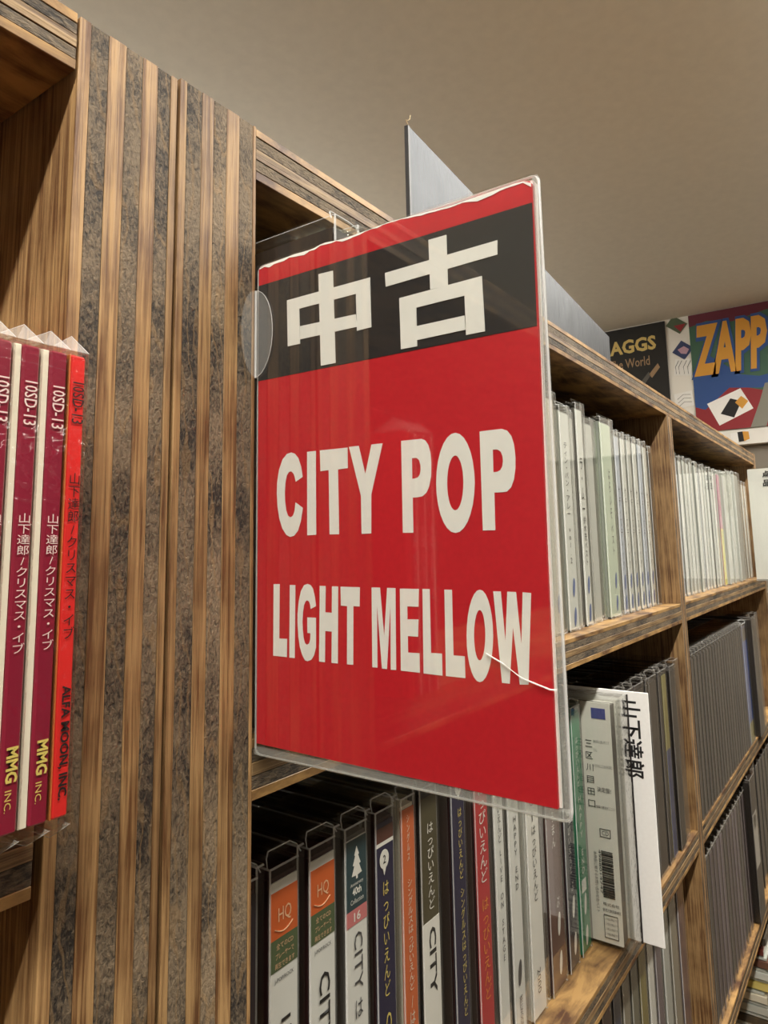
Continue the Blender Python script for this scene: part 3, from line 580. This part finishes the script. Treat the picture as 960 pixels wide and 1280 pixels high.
for i in range(4): st('この商品は規格品です', .0088, h-.1132-.0024*i, .0062, .0012, INKG)
bm = bmesh.new()
for y in (.0064, .0118): bx(bm, .0002, .0005, y, y+.0003, h-.0730, h-.0690)
for z in (h-.0730, h-.0690): bx(bm, .0002, .0005, .0064, .0121, z, z+.0002)
obj('print_frame', bm, INKG, t); st('CD', .0092, h-.0709, .0036, .0022, INKG)
for i, s in enumerate(('三', '区', '川', '目', '田', '口')): text(t, s, (.00025, .0155, h-.026-.0062*i), .0038, .0036, INK, SIDE, name='printed_lettering')
st('本作品に関するお問い合わせ先ベスト', .0152, h-.0960, .0300, .0018, INKG, SIDE_DOWN)
bm = bmesh.new(); bx(bm, -.0005, .0128, -.0030, .142, .0001, h, .0006); obj('sleeve', bm, FILM, t)
boxobj('sleeve_seam', .0124, .0130, -.0034, -.0026, .0005, h-.0005, TRAY_BLACK, t)
ix = thing('index_card', 'white index card with large black characters beside the pulled-out disc', 'index card', (.4082, -.0185, HC+Z2), None)
boxobj('card', 0, .0009, 0, .140, .0006, .1280, PAPER, ix, .0002)
text(ix, '山下達郎', (-.00012, .0095, .1030), .0400, .0105, INK, SIDE_DOWN, bold=.02)

# bare dark cases to the right of it
g3 = 'dark empty-looking cases on the middle shelf, first bay'
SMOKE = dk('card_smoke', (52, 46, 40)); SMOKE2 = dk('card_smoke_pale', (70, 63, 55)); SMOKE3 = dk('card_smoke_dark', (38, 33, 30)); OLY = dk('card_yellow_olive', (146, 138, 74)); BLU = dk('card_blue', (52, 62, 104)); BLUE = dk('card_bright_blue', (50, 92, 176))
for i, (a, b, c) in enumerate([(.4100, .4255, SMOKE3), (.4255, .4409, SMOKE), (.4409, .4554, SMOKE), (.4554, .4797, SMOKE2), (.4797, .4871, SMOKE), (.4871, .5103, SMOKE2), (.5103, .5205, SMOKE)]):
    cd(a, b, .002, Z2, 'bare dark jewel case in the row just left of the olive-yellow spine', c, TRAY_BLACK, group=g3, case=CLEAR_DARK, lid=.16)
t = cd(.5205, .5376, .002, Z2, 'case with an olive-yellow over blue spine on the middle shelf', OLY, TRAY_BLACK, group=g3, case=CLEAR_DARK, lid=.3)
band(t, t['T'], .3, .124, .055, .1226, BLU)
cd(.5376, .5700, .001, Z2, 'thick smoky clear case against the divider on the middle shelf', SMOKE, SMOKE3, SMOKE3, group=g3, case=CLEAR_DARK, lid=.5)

# ---- second shelf, second bay
g4 = 'packed cases on the middle shelf, second bay'
n = 20
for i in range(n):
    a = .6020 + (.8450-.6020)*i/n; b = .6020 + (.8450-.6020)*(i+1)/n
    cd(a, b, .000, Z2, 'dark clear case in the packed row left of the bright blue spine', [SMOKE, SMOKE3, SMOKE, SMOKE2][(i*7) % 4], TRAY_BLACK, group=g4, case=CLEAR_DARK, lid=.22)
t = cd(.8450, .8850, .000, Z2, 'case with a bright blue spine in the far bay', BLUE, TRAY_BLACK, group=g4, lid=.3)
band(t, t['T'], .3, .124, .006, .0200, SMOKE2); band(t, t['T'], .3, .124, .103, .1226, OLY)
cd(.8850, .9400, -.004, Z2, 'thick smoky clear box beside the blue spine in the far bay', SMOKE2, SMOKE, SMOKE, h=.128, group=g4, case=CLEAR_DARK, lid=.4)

# ---- top shelf
Z1, Y1c = LZ[0], .0105
g5 = 'discs on the top shelf, first bay'
MINT = dk('card_mint', (202, 214, 192)); PALE = dk('card_pale', (216, 218, 210)); PALE2 = dk('card_pale_grey', (192, 194, 186)); PALEB = dk('card_pale_blue', (186, 194, 204)); TAN = dk('card_tan', (150, 128, 92)); BLUEM = dk('ink_blue', (88, 108, 158))
cd(.1325, .1475, -.0245, Z1, 'clear disc case jutting out behind the top of the red sign', SMOKE, TRAY_BLACK, h=.1325, group=g5, case=CLEAR)
for i in range(14):
    a = .1480 + (.3440-.1480)*i/14
    cd(a, a+.0140, Y1c, Z1, 'pale-spined disc on the top shelf hidden behind the red sign', [PALE, PALE2, WHITE_C][i % 3], TRAY_GREY, group=g5)
t = cd(.3450, .3682, Y1c-.003, Z1, 'cream-spined disc with a tan edge right beside the red sign', CREAM_C, TAN, TAN, h=.1290, lid=.3, group=g5); leaf(t, .6, .108, BLUEM, .3)
t = cd(.3682, .3888, Y1c-.003, Z1, 'white-spined disc with black handwritten-style title and two blue marks', PALE, TRAY_CLEAR, h=.1245, group=g5)
vt(t, 'ティン・パン・アレー vol.2', .5, .022, .088, .0052, INK); leaf(t, .6, .101, BLUEM); leaf(t, .6, .1165, BLUEM)
cd(.3888, .3975, Y1c-.001, Z1, 'slim pale disc case between two lettered white spines', PALE2, TRAY_CLEAR, group=g5)
t = cd(.3975, .4172, Y1c-.002, Z1, 'taller clear-sleeved disc with black title and two blue marks', PALE, TRAY_GREY, h=.1305, lid=.42, group=g5)
vt(t, 'ラ・ムー', .5, .028, .058, .0042, INK, lid=.42); vt(t, '鈴木茂ベスト', .55, .062, .090, .0040, INK, lid=.42); leaf(t, .6, .101, BLUEM, .42); leaf(t, .6, .1165, BLUEM, .42)
cd(.4172, .4441, Y1c, Z1, 'thick clear double case with a pale green tint on the top shelf', PALE2, TRAY_CLEAR, MINT, h=.1245, lid=.46, group=g5)
t = cd(.4441, .4757, Y1c-.001, Z1, 'thick case with a mint green spine on the top shelf', MINT, TRAY_CLEAR, PALE, h=.1290, lid=.3, group=g5)
vt(t, 'はらいそ', .62, .030, .062, .0040, INKG, lid=.3); vt(t, 'ベスト', .62, .066, .085, .0040, INKG, lid=.3); leaf(t, .66, .101, BLUEM, .3); leaf(t, .66, .1150, BLUEM, .3)
for i in range(6):
    a = .4757 + .0140*i
    t = cd(a, a+.0140, Y1c, Z1, 'slim pale disc with small blue marks in the row of six by the divider', [PALEB, PALE, PALE2, PALE, PALEB, PALE][i], [TRAY_CLEAR, TRAY_GREY][i % 2], group=g5)
    vt(t, 'サディスティック', .5, .040, .095, .0034, INKG); leaf(t, .55, .103, BLUEM); leaf(t, .55, .1165, BLUEM)
cd(.5600, .5740, Y1c, Z1, 'plain clear-edged disc touching the divider on the top shelf', SMOKE2, TRAY_CLEAR, h=.1215, group=g5)
g6 = 'discs on the top shelf, second bay'
for i in range(15):
    a = .6020 + .0149*i
    cd(a, a+.0149, Y1c+random.uniform(-.001, .001), Z1, 'pale disc in the tight row left of the pink and yellow spine', [PALE, PALE2, WHITE_C, PALEB, PALE, PALE2][(i*5) % 6], [TRAY_CLEAR, TRAY_GREY, TRAY_CLEAR][i % 3], h=.124+[0, .001, 0, .002][i % 4], group=g6)
MAG = dk('card_magenta', (176, 60, 112)); YELC = dk('card_yellow', (232, 222, 60))
t = cd(.8255, .8480, Y1c-.002, Z1, 'disc with a pink over bright yellow spine in the far bay', MAG, PALE, PALE, lid=.3, group=g6); band(t, t['T'], .3, .124, .064, .1226, YELC); vt(t, 'BEST', .5, .066, .082, .006, INKG, lid=.3)
t = cd(.8480, .8800, Y1c-.004, Z1, 'disc in a crumpled shiny sleeve right of the pink and yellow spine', PALE, PALE2, PALE, lid=.3, group=g6)
bm = bmesh.new(); rr = random.Random(5)
gr = [[bm.verts.new((.001+.028*i/9, -.0012-rr.uniform(0, .0022), .124-.050+.052*j/9)) for i in range(10)] for j in range(10)]
for j in range(9):
    for i in range(9): bm.faces.new((gr[j][i], gr[j][i+1], gr[j+1][i+1], gr[j+1][i]))
obj('sleeve_flap', bm, FILM, t)
cd(.8800, .9180, Y1c-.004, Z1, 'wide clear case in the far bay, second from the white card sign', PALE2, PALE, PALE, h=.1275, lid=.4, group=g6)
cd(.9180, .9720, Y1c-.004, Z1, 'widest clear case in the far bay, right beside the white card sign', PALE2, PALE2, PALE2, h=.1300, lid=.4, group=g6)
for i in range(3): cd(.9800+.022*i, .9800+.022*(i+1), Y1c, Z1, 'pale disc at the far end of the top shelf behind the white card sign', PALE, TRAY_GREY, group=g6)

# ---- third shelf
Z3 = LZ[2]
g7 = 'discs on the third shelf, first bay'
GOL = dk('card_olive_grey', (118, 116, 98)); BLKP = dk('card_black_print', (44, 38, 38)); TANG = dk('card_tan_grey', (150, 142, 124)); OLV = dk('card_olive_yellow', (140, 128, 66)); PUR = dk('card_purple_grey', (112, 98, 106)); NAV2 = dk('card_navy_blue', (46, 56, 84))
row3 = [(.3400, .3540, GOL, 'olive grey disc below the middle shelf board, near the bottom edge'), (.3540, .3700, TANG, 'tan grey disc on the third shelf, left of the black and white spine'), (.3700, .3900, BLKP, 'disc with a black picture over a white lower spine on the third shelf'),
        (.3900, .4080, BROWN, 'brown-spined disc on the third shelf'), (.4080, .4240, NAV2, 'navy blue disc on the third shelf, right of the brown one'), (.4240, .4400, TANG, 'tan grey disc on the third shelf, right of the navy blue one'),
        (.4400, .4560, GOL, 'olive grey disc on the third shelf, left of the yellow one'), (.4560, .4740, OLV, 'olive yellow disc on the third shelf'), (.4740, .4900, INKW, 'white-spined disc on the third shelf'),
        (.4900, .5080, PUR, 'purple grey disc on the third shelf, right of the white one'), (.5080, .5280, PALE2, 'pale grey disc on the third shelf near the divider'), (.5280, .5500, TANG, 'tan disc on the third shelf, second from the divider'), (.5500, .5740, PUR, 'purple grey disc on the third shelf touching the divider')]
for a, b, c, l in row3:
    t = cd(a, b, .010, Z3, l, c, TRAY_GREY, group=g7, lid=.2)
    if c is BLKP: band(t, t['T'], .2, .124, .040, .1226, INKW, slope=.004)
g8 = 'packed cases on the third shelf, second bay'
PUR2 = dk('card_purple_grey_dark', (88, 74, 78)); REDB = dk('card_red_brown', (112, 78, 66))
n = 14
for i in range(n):
    a = .6020 + .0140*i
    cd(a, a+.0140, .003, Z3, 'purple grey case in the packed row on the third shelf, far bay', [PUR, PUR2, PUR, SMOKE2, PUR2][(i*3) % 5], TRAY_GREY, group=g8, case=CLEAR_DARK, lid=.2)
t = cd(.7985, .8400, -.002, Z3, 'thick dark case with a white and blue sticker, third shelf far bay', SMOKE3, SMOKE3, SMOKE3, group=g8, case=CLEAR_DARK, lid=.2, h=.132)
band(t, t['T'], .2, .132, .036, .0850, INKW, 'sticker', .15, .85); band(t, t['T'], .2, .132, .038, .050, dk('sticker_blue', (120, 160, 190)), 'sticker_print', .25, .7)
cd(.8405, .8800, .004, Z3, 'brown case right of the stickered one, third shelf far bay', REDB, TRAY_BROWN, group=g8, case=CLEAR_DARK, h=.130)
for i in range(6): cd(.8810+.024*i, .8810+.024*(i+1), .004, Z3, 'dark case at the far end of the third shelf', [SMOKE, SMOKE3][i % 2], TRAY_BLACK, group=g8, case=CLEAR_DARK)

# ---- fourth shelf: cases lying flat in a pile
g9 = 'flat cases piled on the fourth shelf'
FL = [('black', BLKP), ('dark grey', SMOKE3), ('black', TRAY_BLACK), ('white', INKW), ('grey', SMOKE), ('pale grey', PALE2), ('cream', CREAM_C), ('yellow', dk('card_soft_yellow', (226, 206, 120))), ('white', PALE), ('red-brown', REDB), ('dark red', dk('card_dark_red', (120, 58, 50))), ('grey', SMOKE2)]
ordn = ['lowest', 'second lowest', 'third', 'fourth', 'fifth', 'sixth', 'seventh', 'eighth', 'ninth', 'tenth', 'eleventh', 'topmost']
for i, (cn, m) in enumerate(FL):
    t = thing('compact_disc', f'{cn} case lying flat in the pile at bottom right, {ordn[i]} of twelve', 'CD', (.850+random.uniform(-.002, .002), .004+random.uniform(-.003, .003), HC+LZ[3]+.0108*i), g9)
    bm = bmesh.new(); bx(bm, 0, .124, 0, .142, 0, .0104, .0005); obj('case', bm, CLEAR, t)
    boxobj('spine_card', .0006, .1234, .0006, .140, .0008, .0070, m, t)
    boxobj('booklet', .0020, .1220, .0030, .138, .0080, .0098, PALE2, t)
text(t, 'BEST', (.00045, .03, .004), .02, .003, INK, SIDE, name='spine_lettering')

# ---- small maroon and red 8 cm singles in film sleeves (shelf unit on the left)
MAROON = plain('card_maroon', srgb(140, 28, 54), .35, coat=.3); SRED = plain('card_bright_red', srgb(228, 46, 44), .35, coat=.3); SCREAM = dk('tray_cream', (255, 248, 226)); SORA = dk('edge_orange', (224, 138, 70))
g10 = 'eight centimetre singles in film sleeves'
labs = ['maroon single in film, the second one left of the red single', 'maroon single in film, touching the red one', 'bright red single in film beside the plywood panel', 'maroon single in film cut off by the left edge of the picture']
def single(a, b, red, label):
    t = thing('disc_single', label, 'CD', (a, -.011, HC-.0480), g10)
    W = b-a; H = .0815; D = .082; z0 = .0030
    k = .10 if red else .32
    boxobj('tray', .0001, k*W, .0006 if not red else 0, D, z0, z0+H, SORA if red else SCREAM, t, .0001)
    boxobj('cover', k*W+.00005, W-.0002, 0, D, z0, z0+H, SRED if red else MAROON, t, .00035)
    ink = INK if red else dk('ink_pinkish', (240, 220, 214)); xc = (k*W+W)/2
    top = z0+H
    text(t, '10SD-13', (xc, -.0002, top-(.0090 if red else .0104)), .0078, .0023, ink, DOWN, name='spine_lettering', bold=.005)
    text(t, '山下達郎/クリスマス・イブ', (xc, -.0002, top-(.0368 if red else .0413)), .0022, .0295 if red else .0233, ink, FRONT, True, name='spine_lettering', line=1.0)
    if red: text(t, 'ALFA MOON, INC.', (xc, -.0002, top-.0690), .0190, .0019, INK, DOWN, name='spine_lettering', bold=.03)
    else:
        text(t, 'MMG', (xc, -.0002, top-.0706), .0056, .0020, YEL, DOWN, name='spine_lettering', bold=.035); text(t, 'INC.', (xc-.0004, -.0002, top-.0762), .0034, .0011, YEL, DOWN, name='spine_lettering')
    bm = bmesh.new(); bx(bm, -.0002, W, -.0008, D+.002, z0-.0014, top+.0006, .0003); obj('sleeve', bm, FILM, t)
    for s, zz, hh in ((1, top+.0006, .0042), (-1, z0-.0012, .0030)):           # pinched film corners above and below
        bm = bmesh.new(); fx = W*.72
        v = [bm.verts.new(c) for c in ((0, -.0006, zz), (W-.0002, -.0008, zz), (fx, .0040, zz+s*hh), (.0004, .0060, zz+s*hh*.55))]
        for f in ((0, 1, 2), (0, 2, 3)): bm.faces.new([v[q] for q in f])
        v2 = [bm.verts.new(c) for c in ((W-.0002, .012, zz), (fx, .0042, zz+s*hh))]; bm.faces.new((v[1], v2[0], v[2])); obj('film_corner', bm, FILM_FOLD, t)
        bm = bmesh.new(); tube(bm, [(.0004, .0060, zz+s*hh*.55), (fx, .0040, zz+s*hh), (W-.0002, -.0008, zz)], .00007, 4); obj('film_edge', bm, RIM, t)
single(.0601, .0650, False, labs[0]); single(.0651, .0702, False, labs[1]); single(.0703, .0739, True, labs[2]); single(.0551, .0600, False, labs[3])

# ------------------------------------------------------------------ things on the far wall
def wall_board(name, label, cat, y0, y1, z0, z1, mat, group=None, rot=0, th=.004):
    t = thing(name, label, cat, (XP-.0006-th/2, (y0+y1)/2, HC+(z0+z1)/2), group); t.rotation_euler = (R(rot), 0, 0)
    boxobj('sheet', -th/2, th/2, -(y1-y0)/2, (y1-y0)/2, -(z1-z0)/2, (z1-z0)/2, mat, t); return t
def patch(t, pts, mat, x=-.0023, name='printed_shape'):       # pts: (right, up) offsets in metres as seen on the wall
    bm = bmesh.new(); prism(bm, [(-u, v) for u, v in pts], x, x+.0002, 'x'); return obj(name, bm, mat, t)
PB = plain('poster_black', srgb(30, 29, 28), .45)
t = wall_board('record_sleeve', 'black record sleeve with cream lettering on the far wall', 'record sleeve', .296, .596, .290, .597, PB)
CRM = dk('poster_cream', (222, 196, 120)); PG = dk('poster_grey', (96, 92, 86)); PT = dk('poster_tan', (168, 138, 104)); PG2 = dk('poster_dark_grey', (62, 60, 58))
text(t, 'AGGS', (-.0024, -.062, .100), .125, .040, CRM, SIDE, bold=.035)
text(t, 'The World', (-.0024, -.050, .052), .110, .026, PT, SIDE, bold=.01)
patch(t, [(-.02, -.02), (.015, .03), (.045, .02), (.05, -.05), (.02, -.11), (-.03, -.10)], PG2); patch(t, [(.03, -.06), (.10, .02), (.105, .01), (.04, -.075)], PG, -.0025); patch(t, [(.100, .012), (.125, .040), (.130, .028), (.108, .002)], PT, -.0025)
# bright record sleeve: plain blocks of the same colours
PGr = dk('poster_green', (66, 104, 84)); POr = dk('poster_orange', (222, 160, 62)); PBl = dk('poster_blue', (48, 84, 148)); PRe = dk('poster_red', (150, 40, 48)); PGy = dk('poster_stone', (140, 138, 126)); PMa = dk('poster_maroon', (104, 38, 56))
t = wall_board('record_sleeve', 'colourful record sleeve with orange ZAPP lettering on the far wall', 'record sleeve', -.071, .236, .283, .598, PGr)
a = .1535; b = .1575
patch(t, [(-a, b-.032), (-a, b), (a, b), (a, b-.022), (.09, b-.034), (.03, b-.020), (-.05, b-.036), (-.11, b-.022)], PMa)
patch(t, [(-a, -b), (-a, -.040), (-.06, -.045), (.03, -.075), (a, -.070), (a, -b)], PRe)
patch(t, [(-.125, -.085), (-.045, -.055), (-.020, -.110), (-.100, -.145)], PAPER, -.0026)
patch(t, [(-.095, -.115), (-.070, -.078), (-.045, -.088), (-.065, -.128)], INK, -.0028); patch(t, [(-.060, -.090), (-.045, -.075), (-.030, -.090), (-.045, -.108)], POr, -.0030)
patch(t, [(-.030, -b), (-.005, -.095), (.010, -.050), (.045, -.045), (.050, -.085), (.02, -.11), (.005, -b)], PGy, -.0032)
patch(t, [(.02, -.045), (.06, -.045), (.055, -.085), (.032, -.075)], dk('poster_rust', (182, 80, 50)), -.0034)
patch(t, [(.06, -.02), (a, .04), (a, -.065), (.06, -.05)], PAPER, -.0027); patch(t, [(.065, -.035), (a, -.010), (a, -.050), (.075, -.055)], YELC, -.0029)
patch(t, [(-a, -.09), (-a, .00), (-.12, .05), (-.04, -.02), (.00, -.03), (.07, -.02), (.10, .05), (a, .09), (a, .045), (.09, -.045), (.00, -.060), (-.07, -.050), (-.13, -.10)], PBl, -.0025)
text(t, 'ZAPP', (-.0036, .062, .058), .190, .150, PBl, SIDE, bold=.10, shear=.2, name='lettering_outline')  # blue printed outline behind the orange letters
text(t, 'ZAPP', (-.0040, .062, .058), .176, .136, POr, SIDE, bold=.045, shear=.2)
g = 'small paper stickers on the far wall'
t = wall_board('paper_sticker', 'small red and green diamond sticker below the ceiling', 'sticker', .245, .289, .565, .609-.012, dk('sticker_darkgreen', (84, 100, 76)), g, 40, .001); patch(t, [(-.004, -.006), (.020, -.010), (.018, .014)], PRe, -.0009)
t = wall_board('paper_sticker', 'small blue diamond sticker with a pink blot', 'sticker', .237, .275, .490, .528, dk('sticker_navy', (58, 70, 110)), g, 40, .001); patch(t, [(-.012, -.006), (-.004, .010), (.012, .010), (.014, -.004), (.002, -.010)], dk('sticker_lilac', (196, 158, 176)), -.0009)
t = wall_board('paper_sticker', 'white sketched card under the blue diamond sticker', 'sticker', .236, .280, .440, .485, PAPER, g, 8, .001)
bm = bmesh.new(); [tube(bm, [(-.0008, y, -.018), (-.0008, y+.004, 0), (-.0008, y-.003, .018)], .0007, 4) for y in (-.014, -.004, .008, .016)]; obj('pencil_line', bm, INKG, t)
t = wall_board('paper_sticker', 'faint pencil sketch card low beside the record sleeve', 'sticker', .240, .285, .355, .395, PAPER, g, -6, .001)
bm = bmesh.new(); [tube(bm, [(-.0008, -.018, z), (-.0008, 0, z+.004), (-.0008, .016, z-.006)], .0006, 4) for z in (-.010, 0, .010)]; obj('pencil_line', bm, SMOKE2, t)
t = wall_board('paper_sticker', 'small outlined diamond sketch right under the ceiling', 'sticker', .105, .140, .572, .596, PAPER, g, 40, .001)
bm = bmesh.new(); tube(bm, [(-.0008, *q) for q in ((-.012, -.010), (.012, -.010), (.012, .010), (-.012, .010), (-.012, -.010))], .0007, 4); obj('pencil_line', bm, INKG, t)
t = wall_board('paper_sticker', 'small white, black and orange card low on the white panel', 'sticker', .118, .160, .250, .275, PAPER, g, -4, .001)
patch(t, [(-.004, -.0125), (-.004, .0125), (.008, .0125), (.008, -.0125)], INK, -.0009); patch(t, [(.008, -.0125), (.008, .0125), (.021, .010), (.021, -.009)], POr, -.0009)

finish_texts()
